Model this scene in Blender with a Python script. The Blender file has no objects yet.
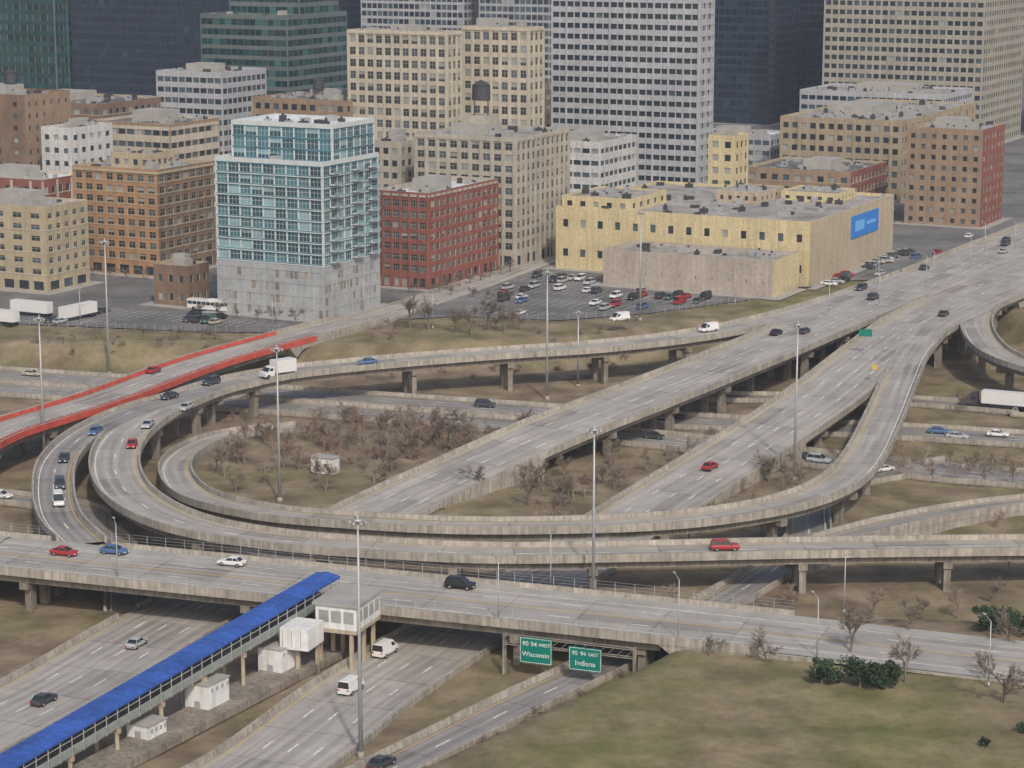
import bpy, math, random
import numpy as np
from mathutils import Vector, Matrix
random.seed(7)
rnd=random.random
sc=bpy.context.scene
# ------------------------------------------------------------------ helpers
class MB:
    def __init__(s): s.v=[];s.f=[];s.m=[];s.uv=None
    def face(s,pts,mi=0):
        b=len(s.v); s.v.extend([tuple(p) for p in pts]); s.f.append(tuple(range(b,b+len(pts)))); s.m.append(mi)
    def box(s,o,ax,ay,az,mi=0):
        o=Vector(o);ax=Vector(ax);ay=Vector(ay);az=Vector(az)
        b=len(s.v)
        for k in (0,1):
            for p in (o,o+ax,o+ax+ay,o+ay): s.v.append(tuple(p+az*k))
        for q in ((0,3,2,1),(4,5,6,7),(0,1,5,4),(1,2,6,5),(2,3,7,6),(3,0,4,7)):
            s.f.append(tuple(b+i for i in q)); s.m.append(mi)
    def cbox(s,c,dx,dy,dz,mi=0,X=(1,0,0),Y=(0,1,0)):
        X=Vector(X)*dx;Y=Vector(Y)*dy
        s.box(Vector(c)-X/2-Y/2,X,Y,(0,0,dz),mi)
    def cyl(s,p0,p1,r0,r1,n=8,mi=0,cap=True):
        p0=Vector(p0);p1=Vector(p1);d=(p1-p0)
        if d.length<1e-6:return
        d.normalize();a=d.orthogonal().normalized();c=d.cross(a)
        b=len(s.v)
        for p,r in ((p0,r0),(p1,r1)):
            for i in range(n):
                t=2*math.pi*i/n
                s.v.append(tuple(p+a*(r*math.cos(t))+c*(r*math.sin(t))))
        for i in range(n):
            j=(i+1)%n
            s.f.append((b+i,b+j,b+n+j,b+n+i));s.m.append(mi)
        if cap:
            s.f.append(tuple(b+n+i for i in range(n)));s.m.append(mi)
            s.f.append(tuple(b+n-1-i for i in range(n)));s.m.append(mi)
    def mesh(s,name,mats,smooth=False):
        me=bpy.data.meshes.new(name);me.from_pydata(s.v,[],s.f)
        for m in mats: me.materials.append(m)
        me.polygons.foreach_set('material_index',s.m)
        if smooth: me.polygons.foreach_set('use_smooth',[True]*len(s.f))
        if s.uv:
            l=me.uv_layers.new(name='UVMap')
            l.data.foreach_set('uv',[c for q in s.uv for c in q])
        me.update();return me
    def obj(s,name,mats,parent=None,smooth=False):
        o=bpy.data.objects.new(name,s.mesh(name,mats,smooth));sc.collection.objects.link(o)
        if parent:o.parent=parent
        return o
def empty(name,loc=(0,0,0)):
    e=bpy.data.objects.new(name,None);e.location=loc;e.empty_display_size=1;sc.collection.objects.link(e);return e
def place(me,name,loc,rz=0,sc_=1,parent=None):
    o=bpy.data.objects.new(name,me);o.location=loc;o.rotation_euler=(0,0,rz)
    o.scale=(sc_,sc_,sc_) if not isinstance(sc_,tuple) else sc_
    sc.collection.objects.link(o)
    if parent:o.parent=parent
    return o
# ------------------------------------------------------------------ materials
def mat(name,col,rough=.85,var=.18,scale=.25,metal=0,fine=0,spec=.4,col2=None,streak=0,slo=.68):
    m=bpy.data.materials.new(name);m.use_nodes=True;n=m.node_tree.nodes;l=m.node_tree.links
    b=n['Principled BSDF'];b.inputs['Roughness'].default_value=rough;b.inputs['Metallic'].default_value=metal
    b.inputs['Specular IOR Level'].default_value=spec
    if var<=0:
        b.inputs['Base Color'].default_value=(*col,1);return m
    g=n.new('ShaderNodeNewGeometry')
    t=n.new('ShaderNodeTexNoise');t.inputs['Scale'].default_value=scale;t.inputs['Detail'].default_value=6;t.inputs['Roughness'].default_value=.65
    l.new(g.outputs['Position'],t.inputs['Vector'])
    r=n.new('ShaderNodeValToRGB')
    c2=col2 or tuple(min(1,c*(1+var)) for c in col);c1=tuple(c*(1-var) for c in col)
    r.color_ramp.elements[0].position=.32;r.color_ramp.elements[0].color=(*c1,1)
    r.color_ramp.elements[1].position=.68;r.color_ramp.elements[1].color=(*c2,1)
    l.new(t.outputs['Fac'],r.inputs['Fac']);out=r.outputs['Color']
    def mul(vecscale,sc2,lo,hi,out):
        t2=n.new('ShaderNodeTexNoise');t2.inputs['Scale'].default_value=sc2;t2.inputs['Detail'].default_value=4
        mp=n.new('ShaderNodeMapping');mp.inputs['Scale'].default_value=vecscale
        l.new(g.outputs['Position'],mp.inputs[0]);l.new(mp.outputs[0],t2.inputs['Vector'])
        mr=n.new('ShaderNodeMapRange');mr.inputs['From Min'].default_value=.3;mr.inputs['From Max'].default_value=.7;mr.inputs['To Min'].default_value=lo;mr.inputs['To Max'].default_value=hi
        l.new(t2.outputs['Fac'],mr.inputs['Value'])
        mx=n.new('ShaderNodeMix');mx.data_type='RGBA';mx.blend_type='MULTIPLY';mx.inputs['Factor'].default_value=1
        l.new(out,mx.inputs['A']);l.new(mr.outputs['Result'],mx.inputs['B']);return mx.outputs['Result']
    if fine: out=mul((1,1,1),scale*fine,.86,1.14,out)
    if streak: out=mul((1,1,.07),streak,slo,1.1,out)
    l.new(out,b.inputs['Base Color']);return m
def roadmat(name,col,tr=.10):
    m=bpy.data.materials.new(name);m.use_nodes=True;n=m.node_tree.nodes;l=m.node_tree.links
    b=n['Principled BSDF'];b.inputs['Roughness'].default_value=.85;b.inputs['Specular IOR Level'].default_value=.3
    uv=n.new('ShaderNodeUVMap');sp=n.new('ShaderNodeSeparateXYZ');l.new(uv.outputs['UV'],sp.inputs[0])
    def M(op,a,bb=None):
        x=n.new('ShaderNodeMath');x.operation=op
        for i,q in enumerate((a,bb)):
            if q is None: continue
            if isinstance(q,(int,float)): x.inputs[i].default_value=q
            else: l.new(q,x.inputs[i])
        return x.outputs[0]
    U=sp.outputs['X'];V=sp.outputs['Y']
    track=M('COSINE',M('MULTIPLY',U,2*math.pi/1.8))
    mp=n.new('ShaderNodeMapping');mp.inputs['Scale'].default_value=(.9,.025,1);l.new(uv.outputs['UV'],mp.inputs[0])
    st=n.new('ShaderNodeTexNoise');st.inputs['Scale'].default_value=1;st.inputs['Detail'].default_value=6;st.inputs['Roughness'].default_value=.65;l.new(mp.outputs[0],st.inputs['Vector'])
    g=n.new('ShaderNodeNewGeometry')
    bl=n.new('ShaderNodeTexNoise');bl.inputs['Scale'].default_value=.1;bl.inputs['Detail'].default_value=9;bl.inputs['Roughness'].default_value=.72;l.new(g.outputs['Position'],bl.inputs['Vector'])
    cb=n.new('ShaderNodeCombineXYZ');l.new(M('FLOOR',M('DIVIDE',U,3.6)),cb.inputs[0]);l.new(M('FLOOR',M('DIVIDE',V,12.)),cb.inputs[1])
    wn=n.new('ShaderNodeTexWhiteNoise');wn.noise_dimensions='2D';l.new(cb.outputs[0],wn.inputs['Vector'])
    w3=M('POWER',wn.outputs['Value'],5.)
    jt=M('LESS_THAN',M('FRACT',M('DIVIDE',V,12.)),.03)
    v=M('ADD',1.,M('MULTIPLY',track,tr*.6))
    v=M('ADD',v,M('MULTIPLY',M('SUBTRACT',st.outputs['Fac'],.5),1.3))
    v=M('ADD',v,M('MULTIPLY',M('SUBTRACT',bl.outputs['Fac'],.5),.95))
    v=M('SUBTRACT',v,M('MULTIPLY',w3,.24))
    v=M('SUBTRACT',v,M('MULTIPLY',jt,.22))
    mx=n.new('ShaderNodeVectorMath');mx.operation='SCALE';mx.inputs[0].default_value=col;l.new(v,mx.inputs['Scale'])
    l.new(mx.outputs[0],b.inputs['Base Color']);return m
def glass(name,col,rough=.12):
    return mat(name,col,rough,.35,.12,spec=.8)
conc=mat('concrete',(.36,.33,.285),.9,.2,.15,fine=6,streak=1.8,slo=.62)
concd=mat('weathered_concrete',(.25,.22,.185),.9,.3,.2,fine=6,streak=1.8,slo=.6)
deckm=roadmat('concrete_deck',(.345,.325,.30),.09)
deckd=roadmat('worn_pavement',(.25,.238,.228),.14)
paint=mat('white_marking',(.68,.68,.65),.7,.3,1)
yel=mat('yellow_marking',(.55,.39,.09),.7,.2,1)
redb=mat('red_barrier',(.5,.085,.06),.6,.25,.4)
asph=mat('asphalt',(.145,.143,.14),.9,.4,.05,fine=12)
walk=mat('sidewalk_concrete',(.33,.32,.30),.9,.15,.2)
steel=mat('galvanised_steel',(.40,.41,.42),.5,.1,1,metal=.3)
dark=mat('dark_metal',(.05,.05,.055),.6,.1,1)
rubber=mat('rubber',(.02,.02,.02),.8,0)
white=mat('white_panel',(.68,.69,.69),.6,.12,.5,streak=1.2,slo=.8)
winfr=mat('window_frame_white',(.50,.54,.55),.6,.1,.5)
roofg=mat('roof_gravel',(.29,.275,.255),.95,.4,.1,fine=8)
roofd=mat('tar_roof',(.13,.125,.12),.9,.4,.12,fine=8)
roofw=mat('white_membrane',(.60,.62,.65),.8,.2,.12,fine=6)
bluer=mat('blue_roof_metal',(.035,.095,.35),.55,.25,.2,fine=8)
green_s=mat('sign_green',(.0,.17,.13),.5,0)
bluesign=mat('sign_blue',(.03,.2,.6),.5,0)
ltblue=mat('sign_light_blue',(.15,.42,.78),.5,0)
gd=glass('glass_dark',(.025,.035,.045));gm=glass('glass_mid',(.07,.10,.12));gl=glass('glass_blinds',(.28,.29,.27),.4)
tealG=[glass('teal_glass_dark',(.025,.075,.10)),glass('teal_glass',(.065,.17,.21)),glass('teal_glass_light',(.22,.36,.40),.3)]
grnG=[glass('green_glass_dark',(.010,.032,.036)),glass('green_glass',(.016,.06,.06)),glass('green_glass_light',(.045,.13,.125))]
blkG=[glass('navy_glass_dark',(.006,.014,.03)),glass('navy_glass',(.010,.022,.045)),glass('navy_glass_light',(.025,.045,.08))]
stdG=[gd,gm,gl]
# ------------------------------------------------------------------ terrain
BAS=np.array([(-300,620),(-160,585),(-115,566),(-44,562),(-28,568),(12,571),(38,589),(65,612),(94,645),(125,640),(150,560),(400,490),(400,340),(120,345),(87,334),(58,337),(37,339),(27,326),(18,312),(-10,275),(-45,200),(-130,200),(-105,310),(-125,380),(-300,400)],float)
def sd(px,py):
    px=np.asarray(px,float);py=np.asarray(py,float)
    d=np.full(px.shape,1e9);ins=np.zeros(px.shape,bool);n=len(BAS)
    for i in range(n):
        ax,ay=BAS[i];bx,by=BAS[(i+1)%n]
        ex,ey=bx-ax,by-ay;t=np.clip(((px-ax)*ex+(py-ay)*ey)/(ex*ex+ey*ey),0,1)
        d=np.minimum(d,np.hypot(px-ax-t*ex,py-ay-t*ey))
        c=((ay>py)!=(by>py))
        with np.errstate(divide='ignore',invalid='ignore'):
            xx=ax+(py-ay)/(by-ay if by!=ay else 1e-9)*ex
        ins^=c&(px<xx)
    return np.where(ins,-d,d)
def hgt(x,y):
    t=np.clip(-sd(x,y)/10.,0,1);t=t*t*(3-2*t)
    return -6.*t
def h1(x,y): return float(hgt(np.array([x]),np.array([y]))[0])
xs=np.concatenate([[-9000,-5000,-2500,-1200,-600,-400],np.arange(-300,301,2.5),[400,600,1200,2500,5000,9000]])
ys=np.concatenate([[-3000,-1000,-300,0,100,160],np.arange(190,700,2.5),[720,780,900,1200,2000,4000,8000,12000]])
X,Y=np.meshgrid(xs,ys);Z=hgt(X,Y)
rs=np.random.RandomState(3)
Z=Z-.12-rs.rand(*Z.shape)*.22*(np.abs(X)<350)
nx,ny=len(xs),len(ys)
V=np.stack([X.ravel(),Y.ravel(),Z.ravel()],1)
idx=np.arange(nx*ny).reshape(ny,nx)
F=np.stack([idx[:-1,:-1].ravel(),idx[:-1,1:].ravel(),idx[1:,1:].ravel(),idx[1:,:-1].ravel()],1)
me=bpy.data.meshes.new('ground');me.from_pydata(V.tolist(),[],F.tolist())
me.polygons.foreach_set('use_smooth',[True]*len(F))
park=np.clip((348-(Y)-.36*(X-20))/18+.2,0,.66)*np.clip(X/15+1,0,1)
inf=np.where((Y>345)&(X>60),.35,.08)+np.where((Y>520)&(Z>-5.9),.3,0)+np.where((Y<460)&(X<-15)&(X>-65)&(Y>400),.35,0)
at=me.attributes.new('green','FLOAT','POINT');at.data.foreach_set('value',np.maximum(park,inf).ravel().astype(np.float32))
m=bpy.data.materials.new('grass_and_dirt');m.use_nodes=True;n=m.node_tree.nodes;l=m.node_tree.links
b=n['Principled BSDF'];b.inputs['Roughness'].default_value=.95;b.inputs['Specular IOR Level'].default_value=.1
a=n.new('ShaderNodeAttribute');a.attribute_name='green';g=n.new('ShaderNodeNewGeometry')
t1=n.new('ShaderNodeTexNoise');t1.inputs['Scale'].default_value=.05;t1.inputs['Detail'].default_value=9;t1.inputs['Roughness'].default_value=.72
t2=n.new('ShaderNodeTexNoise');t2.inputs['Scale'].default_value=.6;t2.inputs['Detail'].default_value=8;t2.inputs['Roughness'].default_value=.78
t3=n.new('ShaderNodeTexNoise');t3.inputs['Scale'].default_value=.13;t3.inputs['Detail'].default_value=6
for t in (t1,t2,t3): l.new(g.outputs['Position'],t.inputs['Vector'])
ad=n.new('ShaderNodeMath');ad.operation='MULTIPLY_ADD';l.new(t1.outputs['Fac'],ad.inputs[0]);ad.inputs[1].default_value=3.4;ad.inputs[2].default_value=-1.7
a2=n.new('ShaderNodeMath');a2.operation='ADD';l.new(ad.outputs[0],a2.inputs[0]);l.new(a.outputs['Fac'],a2.inputs[1]);a2.use_clamp=True
mx=n.new('ShaderNodeMix');mx.data_type='RGBA';l.new(a2.outputs[0],mx.inputs['Factor'])
r1=n.new('ShaderNodeValToRGB');r1.color_ramp.elements[0].color=(.14,.105,.075,1);r1.color_ramp.elements[1].color=(.27,.215,.15,1);r1.color_ramp.elements[0].position=.35;r1.color_ramp.elements[1].position=.65
r2=n.new('ShaderNodeValToRGB');r2.color_ramp.elements[0].color=(.125,.13,.052,1);r2.color_ramp.elements[1].color=(.235,.205,.105,1);r2.color_ramp.elements[0].position=.35;r2.color_ramp.elements[1].position=.68
l.new(t3.outputs['Fac'],r1.inputs['Fac']);l.new(t3.outputs['Fac'],r2.inputs['Fac'])
l.new(r1.outputs[0],mx.inputs['A']);l.new(r2.outputs[0],mx.inputs['B'])
mr=n.new('ShaderNodeMapRange');mr.inputs['To Min'].default_value=.4;mr.inputs['To Max'].default_value=1.6;l.new(t2.outputs['Fac'],mr.inputs['Value'])
m2=n.new('ShaderNodeMix');m2.data_type='RGBA';m2.blend_type='MULTIPLY';m2.inputs['Factor'].default_value=1
l.new(mx.outputs['Result'],m2.inputs['A']);l.new(mr.outputs['Result'],m2.inputs['B']);l.new(m2.outputs['Result'],b.inputs['Base Color'])
me.materials.append(m);me.update()
go=bpy.data.objects.new('ground',me);sc.collection.objects.link(go)
mb=MB()
mb.face([(x,y,.02) for x,y in reversed([(-900,760),(-200,622),(-130,592),(-80,580),(-50,577),(-34,596),(-14,602),(12,596),(36,607),(66,630),(95,662),(160,668),(900,700),(2500,6000),(-2500,6000)])],0)
mb.obj('street_pavement',[asph])
# ------------------------------------------------------------------ roads
ROADS=[]
def cr(p0,p1,p2,p3,t):
    return .5*((2*p1)+(-p0+p2)*t+(2*p0-5*p1+4*p2-p3)*t*t+(-p0+3*p1-3*p2+p3)*t**3)
def road(name,pts,lanes,mt='deck',cols=True,par=True,parmat=None,step=3.,side=0,railing=False,colstep=21,parmax=1e9,dash=True):
    P=np.array(pts,float);P=np.vstack([2*P[0]-P[1],P,2*P[-1]-P[-2]])
    S=[]
    for i in range(1,len(P)-2):
        L=np.hypot(*(P[i+1]-P[i])[:2]);k=max(1,int(L/step))
        for j in range(k): S.append(cr(P[i-1],P[i],P[i+1],P[i+2],j/k))
    S.append(P[-2]);S=np.array(S)
    T=np.gradient(S[:,:2],axis=0);T/=np.hypot(T[:,0],T[:,1])[:,None]
    Nn=np.stack([-T[:,1],T[:,0]],1)
    d=np.concatenate([[0],np.cumsum(np.hypot(*np.diff(S[:,:2],axis=0).T))])
    S[:,2]+=len(ROADS)*.012
    ROADS.append(dict(name=name,S=S,T=T,N=Nn,d=d,lanes=lanes,mt=mt,cols=cols,par=par,pm=parmat,side=side,rail=railing,cs=colstep,pmax=parmax))
road('expressway',[(-110,235,-5.95,18),(-85,275,-5.95,18),(-76,298,-5.95,18),(-65,322,-5.95,18),(-54,353,-5.95,18),(-42,381,-5.95,18),(-23,426,-5.8,17.5),(-8,448,-3.5,17.5),(8,467,-.5,18),(27,491,1.5,18),(58,541,2.5,18.5),(86,591,3,20),(129,668,3.5,22),(177,755,3.5,22),(240,870,3.5,22),(310,1000,3,22)],4)
road('expressway',[(-60,240,-5.95,17),(-42,273,-5.95,17),(-32,291,-5.95,17),(-22,318,-5.95,17),(-11,343,-5.95,17),(8,384,-5.95,17),(27,427,-5.8,17.5),(45,459,-3.5,17.5),(65,493,0,17.5),(86,539,2.5,18),(105,582,3,20),(133,632,3.4,22),(170,699,3.5,23),(230,810,3.5,23),(300,940,3,23)],4)
road('exit_ramp_road',[(-45,245,-5.95,8),(-23,279,-5.95,8),(-15,291,-5.95,8),(1,315,-5.95,8),(15,335,-5.95,8),(28,356,-5.95,8),(41,378,-5.95,8),(52,402,-5.95,8),(60,440,-5.95,8),(90,462,-5.95,8)],2,mt='worn')
road('halsted_bridge',[(-170,402,.5,19),(-94,375,.5,19),(-84,371.5,.5,19),(-44,357.5,.5,19),(0,342,.5,19),(36,329,.45,19),(72,316,.12,19),(120,299,.1,19),(200,271,.1,19)],4,side=2.4,railing=True,colstep=11)
road('interchange_ramp',[(-45.8,495.3,-5.95,6.5),(-59.9,487.4,-5.9,6.5),(-66,469.9,-5,6.5),(-65.8,446.2,-3.5,6.5),(-58.4,420.3,-2,7),(-44.5,402.1,-.5,7),(-29.7,392.8,.5,7),(-10.6,388.8,.5,7),(8.2,388.8,.5,7),(25.4,391.1,.6,7.5),(39.7,396.4,.8,7.5),(51.1,404.8,1,8),(59.8,416.1,1.5,8),(67.2,435.5,2,8),(76.2,469.2,2.5,8),(84.9,504.1,2.8,8),(94,538.6,3,8),(107.8,576.4,3,8),(129,613.5,3.2,8),(164.7,674.9,3.4,8)],1)
road('interchange_ramp',[(200,740,3.4,8),(165,675,3.4,8),(140,637,3.2,8),(126,610,3,8),(117,583,2.8,8),(113,557,2.5,8),(114,535,2,8),(123,519,1.2,8),(145,505,-1,8),(190,489,-5,8),(230,478,-5.95,8)],1)
road('interchange_ramp',[(112,652,3.3,8),(89.5,614.8,3,9),(67.4,582.2,3,9.5),(45.6,561,2.5,9.5),(20.8,546.7,2.2,9.5),(-7.5,537.6,2,9.5),(-32.5,527.6,1.8,9.5),(-52,516.9,1.6,9.5),(-64.7,501.7,1.5,9.5),(-72.7,481.2,1.4,9.5),(-76.5,459.1,1.2,9.5),(-75.9,437.3,1,9.5),(-70.9,415.2,.8,9.5),(-62.4,397.9,.6,9.5),(-51.3,386.1,.5,9),(-35.3,377.8,.5,8.5),(-18.4,373.4,.5,8.5),(-2,371,.5,8.5),(22.6,372.2,.5,8.5),(47.4,374.1,.5,8.5),(84.9,376.6,.3,8.5),(130,382,-1,8.5),(180,384,-3,8.5)],2)
road('interchange_ramp',[(-58,509,1.55,7.5),(-69,494,1.5,7.5),(-79,477,1.4,7.5),(-85,456,1.2,7.5),(-86,434,1.1,7.5),(-83,413,.9,7.5),(-78,393,.7,7.5),(-71,377,.52,7.5)],2,mt='worn')
road('overpass_road',[(-150,385,1,13),(-120,418,1,13),(-109,437,1,13),(-103,460,1,13),(-88,491,1,13),(-72,532,1,13),(-52,569,1,13),(-37,597,.5,13),(-22,630,.15,12),(-9,659,.1,12),(10,705,.1,12)],3,parmat='red',parmax=592)
road('interchange_ramp',[(47,384,-3,6.5),(70,408,-4,6.5),(96,426,-5,6.5),(135,438,-5.9,6.5),(200,425,-5.95,6.5)],1,mt='worn')
road('lower_expressway',[(43,527,-5.95,8),(88,522,-5.95,8),(114,512,-5.95,8),(129,505,-5.95,8),(300,452,-5.95,8)],2,mt='worn')
road('lower_expressway',[(-260,600,-5.95,13),(-138,558,-5.95,13),(-98,545,-5.95,13),(-49,529,-5.95,13),(-7,515,-5.95,13),(32,502,-5.95,13),(83,490,-5.95,13),(123,478,-5.95,13),(300,424,-5.95,13)],4,mt='worn')
road('lower_expressway',[(-260,583,-5.95,13),(-135,541,-5.95,13),(-95,529,-5.95,13),(-48,514,-5.95,13),(-7,499,-5.95,13),(31,482,-5.95,13),(77,457,-5.95,13),(115,443,-5.95,13),(300,385,-5.95,13)],4,mt='worn')
road('frontage_road',[(-240,478,-5.95,7),(-97,433,-5.95,7),(-75,410,-5.95,7),(-66,385,-5.95,7),(-62,360,-5.95,6)],1,mt='worn')
def over(i,p,z,lo=None,m=.2):
    for k,R in enumerate(ROADS):
        if k==i: continue
        dx=p[0]-R['S'][:,0];dy=p[1]-R['S'][:,1]
        al=np.abs(dx*R['T'][:,0]+dy*R['T'][:,1]);la=np.abs(dx*R['N'][:,0]+dy*R['N'][:,1])
        ok=(al<2.6)&(la<R['S'][:,3]/2-m)
        if lo is None: ok&=np.abs(R['S'][:,2]-z)<1.5
        else: ok&=R['S'][:,2]<z-lo
        if ok.any(): return True
    return False
for i,R in enumerate(ROADS):
    S,T,Nn,d=R['S'],R['T'],R['N'],R['d'];n_=len(S)
    root=empty(R['name'])
    G=hgt(S[:,0],S[:,1])
    clear=S[:,2]-G
    def P3(k,off,z): return (S[k,0]+Nn[k,0]*off,S[k,1]+Nn[k,1]*off,S[k,2]+z)
    mb=MB();uv=[]
    for k in range(n_-1):
        hw0,hw1=S[k,3]/2,S[k+1,3]/2
        mb.face([P3(k,-hw0,0),P3(k+1,-hw1,0),P3(k+1,hw1,0),P3(k,hw0,0)],0)
        uv+=[(-hw0,d[k]),(-hw1,d[k+1]),(hw1,d[k+1]),(hw0,d[k])]
    mb.uv=uv
    mb.obj('deck_surface',[deckm if R['mt']=='deck' else deckd],root)
    mb=MB()
    for k in range(n_-1):
        prof=[]
        for q in (k,k+1):
            hw=S[q,3]/2;c_=clear[q]
            if c_<.4: prof.append([(-hw,-.01),(-hw,-.3),(hw,-.3),(hw,-.01)]*1)
            elif c_<3.8 or (clear[k]<3.8): prof.append([(-hw,-.01),(-hw,-c_-.4),(hw,-c_-.4),(hw,-.01)])
            else: prof.append([(-hw,-.01),(-hw,-.55),(-hw+1.1,-.7),(-hw+1.1,-1.8),(hw-1.1,-1.8),(hw-1.1,-.7),(hw,-.55),(hw,-.01)])
        if len(prof[0])!=len(prof[1]):
            prof=[[p[0],p[1],p[-2],p[-1]] for p in prof]
        A=[P3(k,*p) for p in prof[0]];B_=[P3(k+1,*p) for p in prof[1]]
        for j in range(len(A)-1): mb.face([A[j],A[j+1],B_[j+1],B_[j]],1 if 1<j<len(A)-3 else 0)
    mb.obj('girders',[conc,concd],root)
    if R['par']:
        mb=MB();fence=MB()
        for k in range(n_-1):
            if R['name']=='halsted_bridge' and d[k]>222: continue
            if S[k,1]>R['pmax']: continue
            for sg in (-1,1):
                w0=S[k,3]/2*sg;w1=S[k+1,3]/2*sg
                mid=((P3(k,w0,0)[0]+P3(k+1,w1,0)[0])/2,(P3(k,w0,0)[1]+P3(k+1,w1,0)[1])/2)
                if over(i,mid,S[k,2]): continue
                lowg=clear[k]<.4
                zt=.85;zb=-.5 if not lowg else -.05
                o=.08*sg;inn=-.32*sg
                q=[(w0+o,zb),(w0+o,zt),(w0+inn,zt),(w0+inn*1.5,.02)]
                q2=[(w1+o,zb),(w1+o,zt),(w1+inn,zt),(w1+inn*1.5,.02)]
                A=[P3(k,*p) for p in q];B_=[P3(k+1,*p) for p in q2]
                rd=R['pm'] and S[k,1]<566
                for j in range(3): mb.face([A[j],A[j+1],B_[j+1],B_[j]],1 if (rd and j==0 and sg<0) else 0)
                mb.face(A,0);mb.face(B_,0)
                if rd:
                    a_=Vector(P3(k,w0-1.3*sg,.02));b_=Vector(P3(k+1,w1-1.3*sg,.02))
                    dd=(b_-a_);nn=Vector((-dd.y,dd.x,0)).normalized()*.06
                    mb.box(a_+dd*.06-nn+Vector((0,0,.1)),dd*.88,nn*2,(0,0,.85 if sg>0 else .6),1)
                    mb.cyl(a_,a_+Vector((0,0,1.05)),.09,.07,5,1)
                if R['rail']:
                    a_=P3(k,w0+inn*.4,zt);b_=P3(k+1,w1+inn*.4,zt)
                    up=Vector((0,0,1.5))
                    fence.cyl(a_,Vector(a_)+up,.05,.05,4,0,False)
                    for hh in (.5,1.,1.5): fence.cyl(Vector(a_)+up*hh/1.5,Vector(b_)+up*hh/1.5,.03,.03,3,0,False)
        mb.obj('parapets',[conc,redb],root)
        if fence.v: fence.obj('bridge_fence',[steel],root)
    if R['side']:
        mb=MB()
        for k in range(n_-1):
            for sg in (-1,1):
                a0=S[k,3]/2*sg-.35*sg;a1=a0-R['side']*sg
                A=[P3(k,a0,.15),P3(k,a1,.15),P3(k,a1,.01)];B_=[P3(k+1,a0,.15),P3(k+1,a1,.15),P3(k+1,a1,.01)]
                mb.face([A[0],A[1],B_[1],B_[0]]);mb.face([A[1],A[2],B_[2],B_[1]])
        mb.obj('sidewalks',[walk],root)
    mb=MB()
    inset=R['side']+1.0 if R['side'] else 1.1
    for k in range(n_-1):
        hw=S[k,3]/2-inset;hw1=S[k+1,3]/2-inset
        for sg,mi in ((-1,0),(1,1)):
            if R['side']: mi=0
            m_=P3(k,hw*sg,0)
            if over(i,m_,S[k,2],m=-.2): continue
            mb.face([P3(k,hw*sg-.09,.02),P3(k+1,hw1*sg-.09,.02),P3(k+1,hw1*sg+.09,.02),P3(k,hw*sg+.09,.02)],mi)
        if R['side']:
            for o in (-.25,.12): mb.face([P3(k,o,.02),P3(k+1,o,.02),P3(k+1,o+.13,.02),P3(k,o+.13,.02)],1)
        if R['lanes']>1 and k%4==0:
            for j in range(1,R['lanes']):
                if R['side'] and j==2: continue
                o0=-hw+2*hw*j/R['lanes'];o1=-hw1+2*hw1*j/R['lanes']
                if over(i,P3(k,o0,0),S[k,2],m=.0): continue
                mb.face([P3(k,o0-.11,.02),P3(k+1,o1-.11,.02),P3(k+1,o1+.11,.02),P3(k,o0+.11,.02)],0)
    mb.obj('lane_markings',[paint,yel],root)
    if R['cols']:
        mb=MB();nd=R['cs']*.5
        for k in range(n_):
            if d[k]<nd: continue
            if clear[k]<3.8: continue
            hw=S[k,3]/2
            offs=(-hw*.55,hw*.55) if hw>4.2 else (0,)
            if hw>8: offs=(-hw*.7,-hw*.23,hw*.23,hw*.7)
            good=[o for o in offs if not over(i,P3(k,o,0),S[k,2],lo=3,m=-.9)]
            if not good: nd=d[k]+4;continue
            nd=d[k]+R['cs']
            Tx=(T[k,0],T[k,1],0);Nx=(Nn[k,0],Nn[k,1],0)
            lo_=min(good)-1.3 if len(good)<len(offs) else -hw+.8
            hi_=max(good)+1.3 if len(good)<len(offs) else hw-.8
            c=P3(k,(lo_+hi_)/2,-2.9);mb.cbox(c,1.5,hi_-lo_,1.12,0,Tx,Nx)
            for o in good:
                c=P3(k,o,0);g_=h1(c[0],c[1])-.5
                mb.cbox((c[0],c[1],g_),1.15,1.6,c[2]-2.88-g_,0,Tx,Nx)
        if mb.v: mb.obj('piers',[concd],root)
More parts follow.
